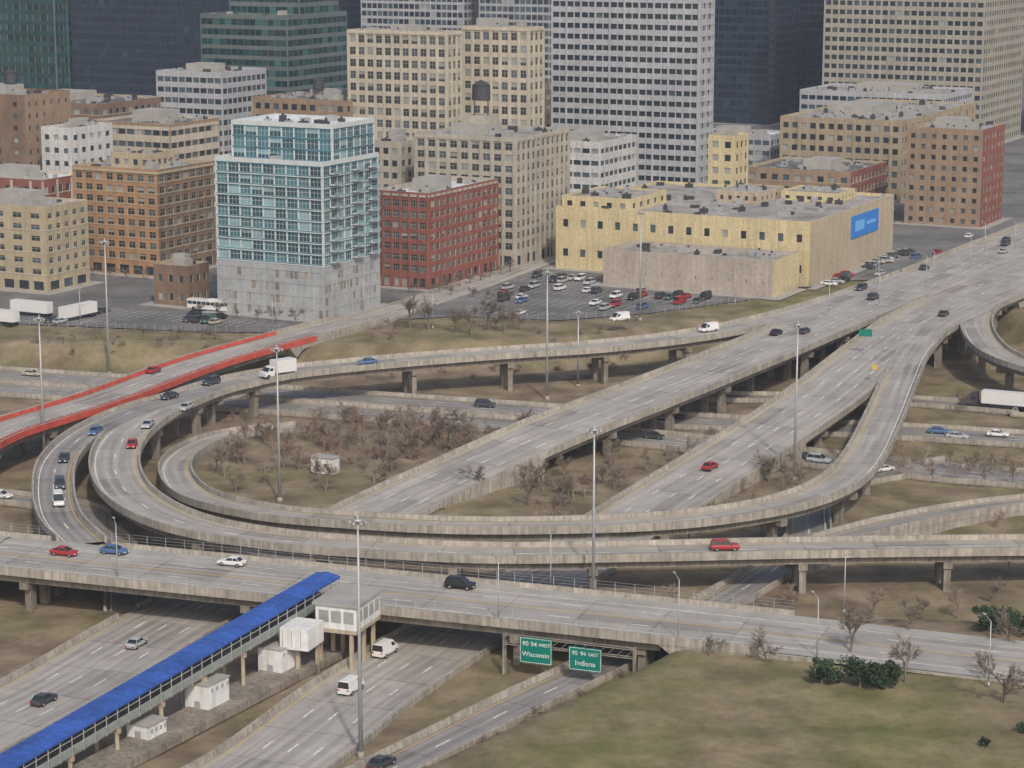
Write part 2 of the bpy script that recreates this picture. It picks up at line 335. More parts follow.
# ------------------------------------------------------------------ buildings
NV=Vector((-.888,.46,0)).normalized();EV=Vector((.46,.888,0)).normalized()
def facade(mb,O,A,out,L,z0,z1,n,bays,ww,wh,sill,rec=.25,mull=0,wm=0,sm=5,edge=0,pr=(.55,.3,.15),slab=0,band=0):
    O=Vector(O);up=Vector((0,0,1))
    def p(a,z,r=0): return O+A*a+up*(z-O.z)-out*r
    fh=(z1-z0)/n;bw=(L-2*edge)/bays
    if edge:
        mb.face([p(0,z0),p(edge,z0),p(edge,z1),p(0,z1)],wm);mb.face([p(L-edge,z0),p(L,z0),p(L,z1),p(L-edge,z1)],wm)
    for i in range(n):
        za=z0+i*fh;zb=za+fh*sill;zc=zb+fh*wh;zd=za+fh
        mb.face([p(edge,za),p(L-edge,za),p(L-edge,zb),p(edge,zb)],sm)
        if zd-zc>.01: mb.face([p(edge,zc),p(L-edge,zc),p(L-edge,zd),p(edge,zd)],sm)
        if slab: mb.box(p(0,za-.12),A*L,out*slab,up*.24,wm)
        if band and i%band==0: mb.box(p(0,zb-.28,-.002),A*L,out*.12,up*.26,4)
        g=bw*(1-ww)/2
        for j in range(bays+1):
            a=edge+j*bw-(g if j>0 else 0);b_=edge+j*bw+(g if j<bays else 0)
            mb.face([p(a,zb),p(b_,zb),p(b_,zc),p(a,zc)],wm)
        for j in range(bays):
            a=edge+j*bw+g;b_=a+bw-2*g
            r_=rnd();gi=1 if r_<pr[0] else (2 if r_<pr[0]+pr[1] else 3)
            if gi==3 and mull and rnd()<.6:
                zh=zb+(zc-zb)*random.uniform(.3,.7)
                mb.face([p(a,zb,rec),p(b_,zb,rec),p(b_,zh,rec),p(a,zh,rec)],1);mb.face([p(a,zh,rec),p(b_,zh,rec),p(b_,zc,rec),p(a,zc,rec)],3)
            else: mb.face([p(a,zb,rec),p(b_,zb,rec),p(b_,zc,rec),p(a,zc,rec)],gi)
            mb.face([p(a,zb),p(b_,zb),p(b_,zb,rec),p(a,zb,rec)],4)
            mb.face([p(a,zc,rec),p(b_,zc,rec),p(b_,zc),p(a,zc)],4)
            mb.face([p(a,zb),p(a,zb,rec),p(a,zc,rec),p(a,zc)],4)
            mb.face([p(b_,zb,rec),p(b_,zb),p(b_,zc),p(b_,zc,rec)],4)
            for q in range(mull):
                x=a+(b_-a)*(q+1)/(mull+1)
                mb.face([p(x-.05,zb,rec-.06),p(x+.05,zb,rec-.06),p(x+.05,zc,rec-.06),p(x-.05,zc,rec-.06)],4)
            if mull:
                zm=(zb+zc)/2+.2
                mb.face([p(a,zm,rec-.04),p(b_,zm,rec-.04),p(b_,zm+.08,rec-.04),p(a,zm+.08,rec-.04)],4)
def units(root,C,wN,wE,z,seed,big=True):
    r=random.Random(seed);mb=MB()
    C=Vector(C)
    if big:
        a,b_=wN*r.uniform(.25,.4),wE*r.uniform(.25,.4)
        mb.box(C+NV*wN*r.uniform(.25,.5)+EV*wE*r.uniform(.25,.5)+Vector((0,0,z)),NV*a,EV*b_,(0,0,r.uniform(2.6,4)),0)
        mb.box(C+NV*wN*.12+EV*wE*.1+Vector((0,0,z)),NV*2.5,EV*3.5,(0,0,2.4),0)
    for q in range(int(4+wN*wE/70)):
        s1,s2=r.uniform(.8,2.6),r.uniform(.8,2.6)
        o=C+NV*r.uniform(1.2,max(1.4,wN-3.5))+EV*r.uniform(1.2,max(1.4,wE-3.5))+Vector((0,0,z))
        hh=r.uniform(.5,1.8)
        mb.box(o,NV*s1,EV*s2,(0,0,hh),r.choice((1,1,2)))
        if r.random()<.5: mb.cyl(o+NV*(s1/2)+EV*(s2/2)+Vector((0,0,hh)),o+NV*(s1/2)+EV*(s2/2)+Vector((0,0,hh+.5)),.35,.35,8,2)
    mb.obj('rooftop_units',[walk,steel,dark],root)
def building(name,C,wN,wE,h,n,bN,bE,wall,trim=None,sp=None,gl=stdG,ww=.6,wh=.55,sill=.25,rec=.25,mull=0,base=0,roof=roofg,z0=0,par=.9,wallS=None,pr=(.55,.3,.15),wwE=None,piers=0,cornice=0,big=True,seed=None,blankS=False,slab=0,unitsOn=True,root=None,pierm=None,band=0):
    root=root or empty(name)
    C=Vector((C[0],C[1],0));mb=MB();up=Vector((0,0,1))
    trim=trim or wall;sp=sp or wall
    def two(A,L,O,out,bays,wm,w_):
        zb=z0
        if base:
            facade(mb,O+up*z0,A,out,L,z0,z0+base,1,max(1,int(L/5)),.7,.62,.12,.3,0,wm,wm,.5,(.8,.15,.05));zb=z0+base
        facade(mb,O+up*zb,A,out,L,zb,h-par-.3,n,bays,w_,wh,sill,rec,mull,wm,5 if wm==0 else wm,.4,pr,slab,band)
        mb.face([O+up*(h-par-.3),O+A*L+up*(h-par-.3),O+A*L+up*h,O+up*h],wm)
        if piers:
            for j in range(0,bays+1,piers):
                a=.4+(L-.8)*j/bays;a=min(max(a,.36),L-.36)
                mb.box(O+A*(a-.35)+out*.003+up*z0,A*.7,out*.3,up*(h-z0-.5),8)
        if cornice: mb.box(O-A*.0+up*(h-1.3)+out*.002,A*L,out*cornice,up*.7,6)
    two(-NV,wN,C+NV*wN,-EV,bN,0,ww)
    O=C
    if blankS: mb.face([O+up*z0,O+EV*wE+up*z0,O+EV*wE+up*h,O+up*h],7)
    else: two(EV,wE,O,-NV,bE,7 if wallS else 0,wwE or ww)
    a=C+NV*wN;b_=a+EV*wE;c=C+EV*wE
    mb.face([a+up*z0,b_+up*z0,b_+up*h,a+up*h],0);mb.face([c+up*z0,b_+up*z0,b_+up*h,c+up*h],0)
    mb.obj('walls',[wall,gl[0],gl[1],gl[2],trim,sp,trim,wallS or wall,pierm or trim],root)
    mb=MB();t=.35
    q=[C,c,b_,a];iC=C+NV*t+EV*t;i=[iC,iC+EV*(wE-2*t),iC+EV*(wE-2*t)+NV*(wN-2*t),iC+NV*(wN-2*t)]
    for k in range(4):
        j=(k+1)%4
        mb.face([q[k]+up*h,q[j]+up*h,i[j]+up*h,i[k]+up*h],1)
        mb.face([i[k]+up*h,i[j]+up*h,i[j]+up*(h-par),i[k]+up*(h-par)],1)
    mb.face([p+up*(h-par) for p in i],0)
    mb.obj('roof',[roof,trim],root)
    if unitsOn: units(root,C,wN,wE,h-par,seed or int(abs(C.x)*7+C.y),big)
    if z0==0:
        mb=MB();mb.box(C-NV*3-EV*3+up*.0,NV*(wN+6),EV*(wE+6),up*.17,0);mb.obj('sidewalk_slab',[walk],root)
    return root
def tank(root,q,s=1.):
    mb=MB();q=Vector(q)
    for dx in (-1.6,1.6):
        for dy in (-1.6,1.6): mb.cyl(q+Vector((dx,dy,0))*s,q+Vector((dx*.8,dy*.8,3.5))*s if 0 else q+Vector((dx*s,dy*s,3.5*s)),.15,.15,5,0)
    mb.cyl(q+Vector((0,0,3.5*s)),q+Vector((0,0,7*s)),2.2*s,2.1*s,14,0);mb.cyl(q+Vector((0,0,7*s)),q+Vector((0,0,8.2*s)),2.3*s,.2,14,0)
    mb.obj('water_tank',[dark],root)
K=dict(fine=12,streak=1.0,slo=.84)
tan=mat('tan_brick',(.39,.33,.225),.9,.15,.2,**K);cream=mat('cream_terracotta',(.46,.415,.335),.85,.12,.15,**K)
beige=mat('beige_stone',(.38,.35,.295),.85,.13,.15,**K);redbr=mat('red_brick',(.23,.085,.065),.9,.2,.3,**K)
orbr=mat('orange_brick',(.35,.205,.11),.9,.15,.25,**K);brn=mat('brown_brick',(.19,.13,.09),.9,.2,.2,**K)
gryc=mat('grey_cladding',(.34,.355,.365),.8,.12,.2,**K);whc=mat('grey_precast',(.38,.39,.415),.8,.1,.1,**K)
whb=mat('white_masonry',(.52,.52,.51),.8,.1,.1,**K)
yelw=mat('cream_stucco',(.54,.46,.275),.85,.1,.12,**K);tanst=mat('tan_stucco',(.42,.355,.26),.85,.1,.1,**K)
pinkst=mat('pinkish_stucco',(.38,.33,.285),.85,.1,.1,**K);drk=mat('dark_cladding',(.018,.028,.048),.5,.15,.05)
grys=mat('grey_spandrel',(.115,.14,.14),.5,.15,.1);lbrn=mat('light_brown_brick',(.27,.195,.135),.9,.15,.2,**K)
olbr=mat('buff_brick',(.33,.27,.19),.9,.15,.2,**K)
offb=mat('beige_precast',(.33,.305,.255),.85,.12,.1,**K)
r=building('condominium_tower',(-48,594),33,28,14.2,4,22,18,gryc,sp=gryc,ww=.82,wh=.62,sill=.2,rec=.12,base=0,pr=(.12,.1,.6),gl=[concd,conc,gryc],unitsOn=False)
building('x',(-48,594),32.9,27.9,41,9,9,8,winfr,trim=winfr,sp=tealG[1],gl=tealG,ww=.9,wh=.74,sill=.14,rec=.25,mull=2,z0=14.2,roof=roofw,pr=(.4,.4,.2),slab=.12,root=r,big=False)
building('x',Vector((-48,594,0))+NV*.6+EV*6,31,21,50,3,8,6,winfr,trim=winfr,sp=tealG[1],gl=tealG,ww=.9,wh=.82,sill=.1,rec=.2,mull=2,z0=40.2,roof=roofw,pr=(.2,.5,.3),root=r,big=False)
mb=MB()
for fl in range(9):
    z=14.8+fl*2.85
    for e in (3,14,22):
        o=Vector((-48,594,z))+EV*e-NV*.14
        mb.box(o,EV*4,-NV*1.4,(0,0,.18),0)
        for k in range(2): mb.box(o-NV*1.4+Vector((0,0,.2+k*.45)),EV*4,-NV*.05,(0,0,.3),1)
mb.obj('balconies',[winfr,tealG[2]],r)
building('brick_warehouse',(-23,645),18,41,27,7,6,13,redbr,trim=beige,sp=redbr,pierm=redbr,ww=.78,wh=.58,sill=.27,mull=2,base=4,roof=roofw,piers=1,par=1.6,cornice=.3,pr=(.45,.4,.15))
r=building('loft_building',(1,686),34,36,38.3,10,9,11,beige,trim=beige,ww=.62,wh=.6,sill=.22,mull=1,base=4.5,piers=1,cornice=.3,pr=(.5,.2,.3))
c=Vector((1,686,0))+NV*18+EV*16
mb=MB();mb.box(c+Vector((0,0,37.5)),NV*8,EV*8,(0,0,5),0);mb.obj('stair_tower',[beige],r)
tank(r,c+NV*4+EV*4+Vector((0,0,42.5)),1.3)
building('loft_building',(-23,836),41,11,61.2,14,11,3,cream,ww=.66,wh=.62,sill=.22,mull=1,piers=1,cornice=.4,pr=(.45,.2,.35))
building('loft_building',(6,840),27,12,62.5,14,7,3,cream,ww=.62,wh=.6,sill=.22,mull=1,piers=1,cornice=.4,pr=(.45,.2,.35))
building('office_tower',(68,859),60,14,100,25,20,5,whc,sp=whc,ww=.9,wh=.48,sill=.26,rec=.5,pr=(.75,.23,.02),gl=[gd,gd,gm],piers=2)
building('glass_office_building',(-90,950),42,46,62,15,14,12,grys,sp=grys,gl=grnG,ww=.95,wh=.6,sill=.22,rec=.1,pr=(.5,.35,.15))
building('glass_office_building',Vector((-86,962,0)),34,30,80,4,12,8,grys,sp=grys,gl=grnG,ww=.95,wh=.6,sill=.22,rec=.1,z0=61,pr=(.5,.35,.15))
building('glass_office_building',(-176,914),60,8,90,22,18,3,grys,sp=grnG[1],gl=[grnG[0],grnG[1],tealG[0]],ww=.9,wh=.6,sill=.2,rec=.15,pr=(.5,.3,.2))
building('office_tower',(206,1035),74,66,110,27,22,18,offb,sp=offb,ww=.74,wh=.52,sill=.25,rec=.3,pr=(.7,.28,.02))
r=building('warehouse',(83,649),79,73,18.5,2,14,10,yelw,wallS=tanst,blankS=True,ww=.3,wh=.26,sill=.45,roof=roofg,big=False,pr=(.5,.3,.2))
mb=MB();o=Vector((83,649,0))+EV*34-NV*.05
mb.box(o+Vector((0,0,9.5)),EV*24,-NV*.25,(0,0,6.5),0);mb.box(o+EV*3-NV*.252+Vector((0,0,11.3)),EV*8,-NV*.04,(0,0,3),1);mb.box(o+EV*13-NV*.252+Vector((0,0,12.3)),EV*8,-NV*.04,(0,0,1),1)
mb.obj('wall_billboard',[bluesign,ltblue],r)
mb=MB();o=Vector((83,649,0))-EV*.02
for q in range(6): mb.box(o+NV*(4+q*6)-EV*.003,NV*3.2,-EV*.12,(0,0,3.6),0)
mb.obj('loading_doors',[gryc],r)
for (a,e,wn,we,hh,mm) in ((56,2,22,26,21.5,yelw),(30,38,14,20,21,tanst),(10,50,18,16,20.5,yelw)):
    building('x',Vector((83,649,0))+NV*a+EV*e,wn,we,hh,1,5,5,mm,ww=.4,wh=.5,sill=.3,z0=17.6,par=.5,root=r,big=False)
building('low_garage_building',(71,631),51,20,10.2,1,10,3,pinkst,wallS=yelw,ww=.04,wh=.1,sill=.4,rec=.05,roof=roofg,big=False)
building('yellow_tower_building',(73,769),9.5,12,31,7,2,3,yelw,ww=.5,wh=.5,sill=.3)
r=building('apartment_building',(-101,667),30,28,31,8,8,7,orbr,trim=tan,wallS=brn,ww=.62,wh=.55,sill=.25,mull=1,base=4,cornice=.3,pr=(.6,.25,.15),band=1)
building('x',Vector((-101,667,0))+NV*8+EV*8,14,12,34.5,1,4,4,tan,ww=.5,wh=.5,sill=.3,z0=30,root=r,big=False)
building('brick_building',(-128,640),32,19,23.8,6,5,5,tan,trim=cream,ww=.5,wh=.45,sill=.3,base=4,band=2,mull=1)
building('loft_building',(-34,712),10,16,34.6,9,3,4,beige,ww=.6,wh=.5,sill=.28,piers=1)
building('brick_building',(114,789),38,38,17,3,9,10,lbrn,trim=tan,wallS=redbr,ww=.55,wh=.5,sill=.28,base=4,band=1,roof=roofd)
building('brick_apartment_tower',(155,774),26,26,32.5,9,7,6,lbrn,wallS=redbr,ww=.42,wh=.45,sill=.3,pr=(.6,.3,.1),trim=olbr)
building('brick_building',(139,840),46,91,29.6,7,13,24,olbr,trim=tan,ww=.6,wh=.5,sill=.28,piers=2,pierm=olbr)
building('office_building',(97,881),30,19,20.7,5,9,6,whc,ww=.85,wh=.45,sill=.3,gl=[gm,gd,gl],roof=roofw)
r=building('brick_building',(-159,769),30,24,44.3,11,4,6,brn,wallS=lbrn,ww=.25,wh=.4,sill=.3,roof=roofd)
tank(r,Vector((-159,769,43.4))+NV*15+EV*12)
building('brick_building',(-143,712),34,22,23,5,9,6,redbr,trim=cream,ww=.5,wh=.5,sill=.25,piers=2,roof=roofw,band=2)
building('office_building',(-142,757),12,22,34.7,8,3,5,whb,ww=.5,wh=.4,sill=.3)
building('brick_building',(-118,812),34,30,31,7,9,7,lbrn,trim=cream,sp=cream,ww=.8,wh=.45,sill=.28,roof=roofd)
building('brick_building',(-86,616),11,10,11,2,3,3,brn,ww=.4,wh=.4,sill=.3,trim=tan)
r=building('brick_building',(-60,760),26,26,30,7,7,7,olbr,trim=tan,ww=.55,wh=.5,sill=.3,mull=1)
building('brick_building',(-150,860),60,40,34,8,14,10,brn,ww=.6,wh=.45,sill=.3,trim=tan,band=1,roof=roofd)
r=building('brick_building',(-60,850),40,30,36,8,10,8,lbrn,ww=.6,wh=.5,sill=.3,piers=1,roof=roofd)
tank(r,Vector((-60,850,35))+NV*20+EV*14)
building('office_building',(30,800),24,30,26,6,7,8,whb,ww=.85,wh=.4,sill=.3,gl=[gm,gd,gl])
building('brick_building',(60,960),70,40,30,7,20,10,brn,ww=.5,wh=.45,sill=.3,roof=roofd)
building('office_building',(170,930),60,40,32,8,18,12,whc,ww=.85,wh=.45,sill=.3,gl=[gd,gm,gm])
building('office_building',(-108,880),30,30,44,11,9,9,whc,ww=.9,wh=.5,sill=.25,gl=[gd,gm,gm])
for (x,y,wn,we,hh,wl,gg,nn) in ((-155,1120,66,40,100,drk,blkG,24),(-25,1230,62,30,120,whc,stdG,30),(22,1200,44,30,120,gryc,stdG,30),(125,1150,34,40,130,drk,blkG,32),(160,1185,32,40,130,drk,[blkG[0],blkG[0],blkG[1]],32),(266,1090,24,60,120,drk,blkG,30),(-215,1150,70,40,110,drk,grnG,26),(-60,1300,60,40,130,drk,blkG,30),(80,1350,60,40,130,gryc,blkG,30)):
    building('office_tower',(x,y),wn,we,hh,nn,int(wn/3.2),int(we/4),wl,sp=wl,gl=gg,ww=.85,wh=.65,sill=.2,rec=.12,pr=(.6,.35,.05))
for k in range(9):
    building('office_tower',(-300+k*88,1480+(k%3)*40),84,40,130+20*(k%2),30,18,8,drk if k%3 else grys,gl=blkG,ww=.8,wh=.6,sill=.2,rec=.12)
# ------------------------------------------------------------------ trees
barkA=mat('bark_grey',(.17,.14,.115),.95,.2,1);barkR=mat('bark_reddish',(.23,.165,.13),.95,.25,.5);barkP=mat('bark_pale',(.25,.205,.165),.95,.25,.5);leafd=mat('conifer_needles',(.035,.06,.03),.9,.5,.8)
def bare(seed,h,spread,mt,stems=1,full=7,rmin=.03):
    r=random.Random(seed);mb=MB()
    def br(p,dv,L,rad,lev):
        q=p+dv*L
        mb.cyl(p,q,rad,rad*.65,5 if lev<2 else 3,0,False)
        if lev>=4: return
        nb=4 if lev<2 else (5 if lev==2 else full)
        for i in range(nb):
            t=r.uniform(.35,1);a=p+dv*L*t
            nd=(dv+Vector((r.gauss(0,1),r.gauss(0,1),r.gauss(.12,.5)))*spread).normalized()
            br(a,nd,L*r.uniform(.5,.8),max(rad*.5,rmin),lev+1)
    for s in range(stems):
        o=Vector((r.uniform(-.6,.6),r.uniform(-.6,.6),0)) if stems>1 else Vector((0,0,0))
        br(o+Vector((0,0,-.4)),Vector((r.gauss(0,.12 if stems==1 else .35),r.gauss(0,.12 if stems==1 else .35),1)).normalized(),h*.38,h*.02+.03,0)
    return mb.mesh('bare_tree_mesh',[mt])
TA=[bare(s,9,.55,barkA) for s in (1,2,3,4)];TR=[bare(s,8,.6,m_,1,6,.022) for s,m_ in ((11,barkR),(12,barkR),(13,barkP),(14,barkP))];SR=[bare(s,4,.7,m_,2,5,.02) for s,m_ in ((21,barkR),(22,barkP))]
def tree(x,y,kind,s=1):
    L={'A':TA,'R':TR,'S':SR}[kind]
    place(random.choice(L),'shrub' if kind=='S' else 'bare_tree',(x,y,h1(x,y)-.15),rnd()*6.28,s*random.uniform(.85,1.15))
for x,y,s in ((36,317,.85),(48,320,1.1),(54,308,1.1),(66,300,1.15),(28,320,.5),(72,325,.9),(58,330,.7),(3,428,1.3),(6,440,1.1),(-6,440,.9),(20,465,.8),(51,448,1),(-21,582,1.3),(-10,575,1.3),(-6,584,1.5),(-14,580,1.2),(-2,578,1),(-26,586,1.2),(2,584,1.1),(65,309,.7),(39,353,.7),(65,356,.7),(84,350,.8)): tree(x,y,'A',s)
def clear_of_roads(x,y,m=2):
    for R in ROADS:
        dx=x-R['S'][:,0];dy=y-R['S'][:,1]
        if (np.hypot(dx,dy)<R['S'][:,3]/2+m).any(): return False
    return True
rr=random.Random(5)
cnt=0
while cnt<150:
    x=rr.uniform(-62,8);y=rr.uniform(420,498)
    dens=.04 if y<445 else (.3 if y<462 else (1. if x>-45 else .5))
    if rr.random()<dens and clear_of_roads(x,y,1.2) and math.hypot(x+42,y-452)>6: tree(x,y,rr.choice('RRRSA'),rr.uniform(.55,1.15));cnt+=1
cnt=0
while cnt<45:
    x=rr.uniform(5,60);y=rr.uniform(400,500)
    if clear_of_roads(x,y,1.5): tree(x,y,rr.choice('ARS'),rr.uniform(.5,1));cnt+=1
for k in range(16): tree(66+k*4.2,463-k*1.4+rr.uniform(-1,1),'R',.85)
for k in range(12): tree(72+k*5,451-k*1.5,'R',.75)
cnt=0
while cnt<60:
    x=rr.uniform(20,120);y=rr.uniform(340,430)
    if clear_of_roads(x,y,2): tree(x,y,rr.choice('SSRA'),rr.uniform(.4,.85));cnt+=1
for k in range(40):
    t=rr.random();x=-22+t*44+rr.uniform(-1,1);y=268+t*58
    if clear_of_roads(x-5,y,.5): tree(x-5,y,'S',rr.uniform(.3,.8))
for k in range(34):
    x=rr.uniform(-120,-40);y=rr.uniform(560,576)
    if clear_of_roads(x,y): tree(x,y,rr.choice('SSA'),rr.uniform(.3,.6))
for k in range(30):
    x=rr.uniform(-60,30);y=rr.uniform(550,590)
    if clear_of_roads(x,y,1): tree(x,y,rr.choice('SA'),rr.uniform(.3,.7))
for k in range(22):
    x=rr.uniform(95,160);y=rr.uniform(500,640)
    if clear_of_roads(x,y,2): tree(x,y,rr.choice('SA'),rr.uniform(.4,.8))
for (x0,y0,dv,nn) in ((-27,640,-NV,6),(-55,590,NV,6),(-20,640,EV,8),(-105,662,NV,6),(70,690,EV,4)):
    for k in range(nn):
        q=Vector((x0,y0,0))+dv*k*6;tree(q.x,q.y,'A',rr.uniform(.5,.7))
def evergreen(seed,h,w):
    r=random.Random(seed);mb=MB();mb.cyl((0,0,-.3),(0,0,h*.7),.18,.06,6,1)
    cl=[(Vector((r.gauss(0,.33)*w,r.gauss(0,.33)*w,h*r.uniform(.2,.85))),r.uniform(.3,.6)*w*.6) for _ in range(14)]
    for c,rad in cl:
        for _ in range(170):
            d=Vector((r.gauss(0,1),r.gauss(0,1),r.gauss(0,.8))).normalized()*rad*r.uniform(.5,1.05)
            p=c+d;a=Vector((r.gauss(0,1),r.gauss(0,1),r.gauss(0,1))).normalized()*.16;b_=a.orthogonal().normalized()*.12
            mb.face([p-a,p+b_,p+a,p-b_],0)
    return mb.mesh('evergreen_mesh',[leafd,barkA])
EG=[evergreen(1,3.2,2.9),evergreen(2,3.8,3.6)]
for x,y,k,s in ((42.5,307.5,0,1.0),(47.5,306,1,1.1),(51,306,0,1.05),(70,331,0,1.1),(73,331,1,1.),(77,330,0,1.1),(66,288,0,.4),(60,283,0,.35)): place(EG[k],'evergreen_shrub',(x,y,h1(x,y)-.15),rnd()*6,s)
# ------------------------------------------------------------------ vehicles
cm={k:mat('car_paint_'+k,c,.35,.04,1,spec=.5) for k,c in dict(white=(.66,.66,.66),silver=(.38,.40,.42),dark=(.05,.055,.065),red=(.34,.025,.03),blue=(.06,.13,.27),black=(.018,.018,.02),beige=(.40,.36,.28),green=(.06,.11,.09)).items()}
wind=mat('car_window',(.02,.025,.03),.1,0,spec=.8);lred=mat('tail_light',(.4,.01,.01),.3,0);lwh=mat('head_light',(.8,.8,.78),.2,0);hub=mat('wheel_hub',(.4,.4,.4),.4,0,metal=.6)
SH=dict(
 sedan=dict(body=[(-2.32,.5,.75,.72),(-2.22,.3,.93,.86),(-1.2,.26,.97,.9),(1.0,.26,.93,.9),(2.1,.3,.8,.86),(2.3,.42,.62,.7)],cab=(-1.75,1.05,-1.1,.25,1.42,.95),wx=1.4),
 suv=dict(body=[(-2.4,.5,.95,.8),(-2.32,.35,1.08,.93),(-1.2,.3,1.1,.95),(1.1,.3,1.08,.95),(2.2,.35,.98,.92),(2.4,.5,.75,.78)],cab=(-2.28,1.2,-2.0,.4,1.78,1.09),wx=1.45),
 van=dict(body=[(-2.65,.4,1.1,.92),(-2.6,.35,1.18,.98),(0,.3,1.2,1.0),(1.7,.3,1.15,1.0),(2.5,.35,.95,.94),(2.65,.5,.8,.8)],cab=(-2.58,1.9,-2.5,1.0,2.15,1.17),wx=1.6))
CM={}
def carmesh(kind,col):
    if (kind,col) in CM: return CM[kind,col]
    s=SH[kind];mb=MB();rings=[]
    for x,zb,zt,hw in s['body']:
        zm=zb+(zt-zb)*.6
        rings.append([(x,-hw*.9,zb),(x,-hw,zb+.12),(x,-hw,zm),(x,-hw*.9,zt),(x,hw*.9,zt),(x,hw,zm),(x,hw,zb+.12),(x,hw*.9,zb)])
    for i in range(len(rings)-1):
        for j in range(8):
            k=(j+1)%8;mb.face([rings[i][j],rings[i][k],rings[i+1][k],rings[i+1][j]],0)
    mb.face(rings[0],0);mb.face(rings[-1],0)
    xb,xf,rb,rf,zr,z0=s['cab'];hb=s['body'][2][3]*.9;hr=hb*.84
    B=[(xb,-hb,z0-.03),(xf,-hb,z0-.03),(xf,hb,z0-.03),(xb,hb,z0-.03)];T_=[(rb,-hr,zr),(rf,-hr,zr),(rf,hr,zr),(rb,hr,zr)]
    mb.face([B[0],B[1],T_[1],T_[0]],0 if kind=='van' else 1);mb.face([B[2],B[3],T_[3],T_[2]],0 if kind=='van' else 1);mb.face([B[1],B[2],T_[2],T_[1]],1);mb.face([B[3],B[0],T_[0],T_[3]],1)
    c=[(rb-.04,-hr-.03,zr-.02),(rf+.04,-hr-.03,zr-.02),(rf+.04,hr+.03,zr-.02),(rb-.04,hr+.03,zr-.02)]
    t=[(rb+.12,-hr+.14,zr+.07),(rf-.12,-hr+.14,zr+.07),(rf-.12,hr-.14,zr+.07),(rb+.12,hr-.14,zr+.07)]
    mb.face(t,0)
    for i in range(4): mb.face([c[i],c[(i+1)%4],t[(i+1)%4],t[i]],0)
    for sg in (-1,1):
        for f in ((.0,.45,.97) if kind!='van' else ()):
            xa=xb+(xf-xb)*f;xr=rb+(rf-rb)*f
            mb.cyl((xa,sg*(hb+.01),z0),(xr,sg*(hr+.01),zr),.05,.05,4,0,False)
        mb.cbox((xf-.25,sg*(hb+.14),z0+.05),.15,.2,.16,0)
        if kind=='van':
            mb.face([(xf-1.3,sg*(hb*.985+.012),z0+.1),(xf-.25,sg*(hb*.985+.012),z0+.1),(rf-.1,sg*(hr+.035),zr-.25),(rf-.75,sg*(hr+.035),zr-.25)],1)
        for xx in (-s['wx'],s['wx']):
            hw=s['body'][2][3]
            mb.cyl((xx,sg*(hw-.2),.33),(xx,sg*(hw+.03),.33),.34,.34,12,2);mb.cyl((xx,sg*(hw+.03),.33),(xx,sg*(hw+.05),.33),.2,.18,8,5)
        b0=s['body'][0];b1=s['body'][-1]
        mb.cbox((b0[0]-.0,sg*b0[3]*.8,b0[2]-.22),.16,.3,.18,3);mb.cbox((b1[0]-.03,sg*b1[3]*.78,b1[2]-.16),.14,.32,.14,4)
    CM[kind,col]=mb.mesh(kind+'_mesh',[cm[col],wind,rubber,lred,lwh,hub]);return CM[kind,col]
def road_at(x,y,ztarget):
    best=None
    for R in ROADS:
        dx=x-R['S'][:,0];dy=y-R['S'][:,1];dd=np.hypot(dx,dy)+np.abs(R['S'][:,2]-ztarget)*3
        k=int(dd.argmin())
        if best is None or dd[k]<best[0]: best=(dd[k],R,k)
    return best
names=dict(sedan='car',suv='suv',van='van')
def car(x,y,z,kind,col,flip=0):
    b_=road_at(x,y,z);R,k=b_[1],b_[2]
    a=math.atan2(R['T'][k,1],R['T'][k,0])+(math.pi if flip else 0)
    place(carmesh(kind,col),names[kind],(x,y,R['S'][k,2]+.03),a)
for c_ in ((-73,370,.5,'sedan','red'),(-65,371,.5,'sedan','blue'),(-45,364,.5,'sedan','white',1),(-8,351,.5,'suv','black'),(35,373,.5,'suv','red'),
 (-83,457,1.2,'sedan','blue'),(-74,446,1.2,'sedan','red'),(-73.5,463,1.4,'sedan','silver'),(-73,490,1.5,'sedan','dark'),(-68,479,1.4,'sedan','silver'),(-66,505,1.6,'suv','dark'),
 (-33,527,1.8,'sedan','blue'),(-85,434,1.1,'sedan','dark'),(-82,414,1,'suv','dark'),(-80,402,.8,'van','white'),(-81,521,1,'sedan','red'),(48,565,2.5,'van','white'),
 (27,581,0,'van','white'),(39,450,-3.5,'sedan','red'),(109,585,3,'sedan','dark'),(95,610,3,'suv','dark'),(103,650,3,'sedan','silver'),(94,625,3,'suv','dark'),(71,562,3,'sedan','dark'),(64,560,3,'sedan','black'),
 (152,717,3.5,'sedan','dark'),(118,680,3.5,'suv','blue'),(146,692,3.5,'sedan','silver'),(142,725,3.5,'sedan','white'),(150,708,3.5,'suv','dark'),(117,660,3.5,'sedan','dark'),(126,690,3.5,'sedan','red'),
 (-57,342,-6,'sedan','silver'),(-66,316,-6,'sedan','dark'),(-23,321,-6,'van','white'),(-19,338,-6,'van','white'),(-17,291,-6,'sedan','dark'),
 (91,489,-6,'sedan','blue'),(94,484,-6,'sedan','silver'),(103,486,-6,'sedan','white'),(33,498,-6,'sedan','silver'),(36,504,-6,'sedan','dark'),(30,484,-6,'sedan','dark'),(59,466,-6,'sedan','dark'),(62,462,-6,'suv','silver'),
 (-97,433,-6,'sedan','white'),(-115,552,-6,'sedan','beige'),(-6,516,-6,'suv','dark'),(-13,503,-6,'sedan','silver'),(74,455,-6,'sedan','white')): car(*c_)
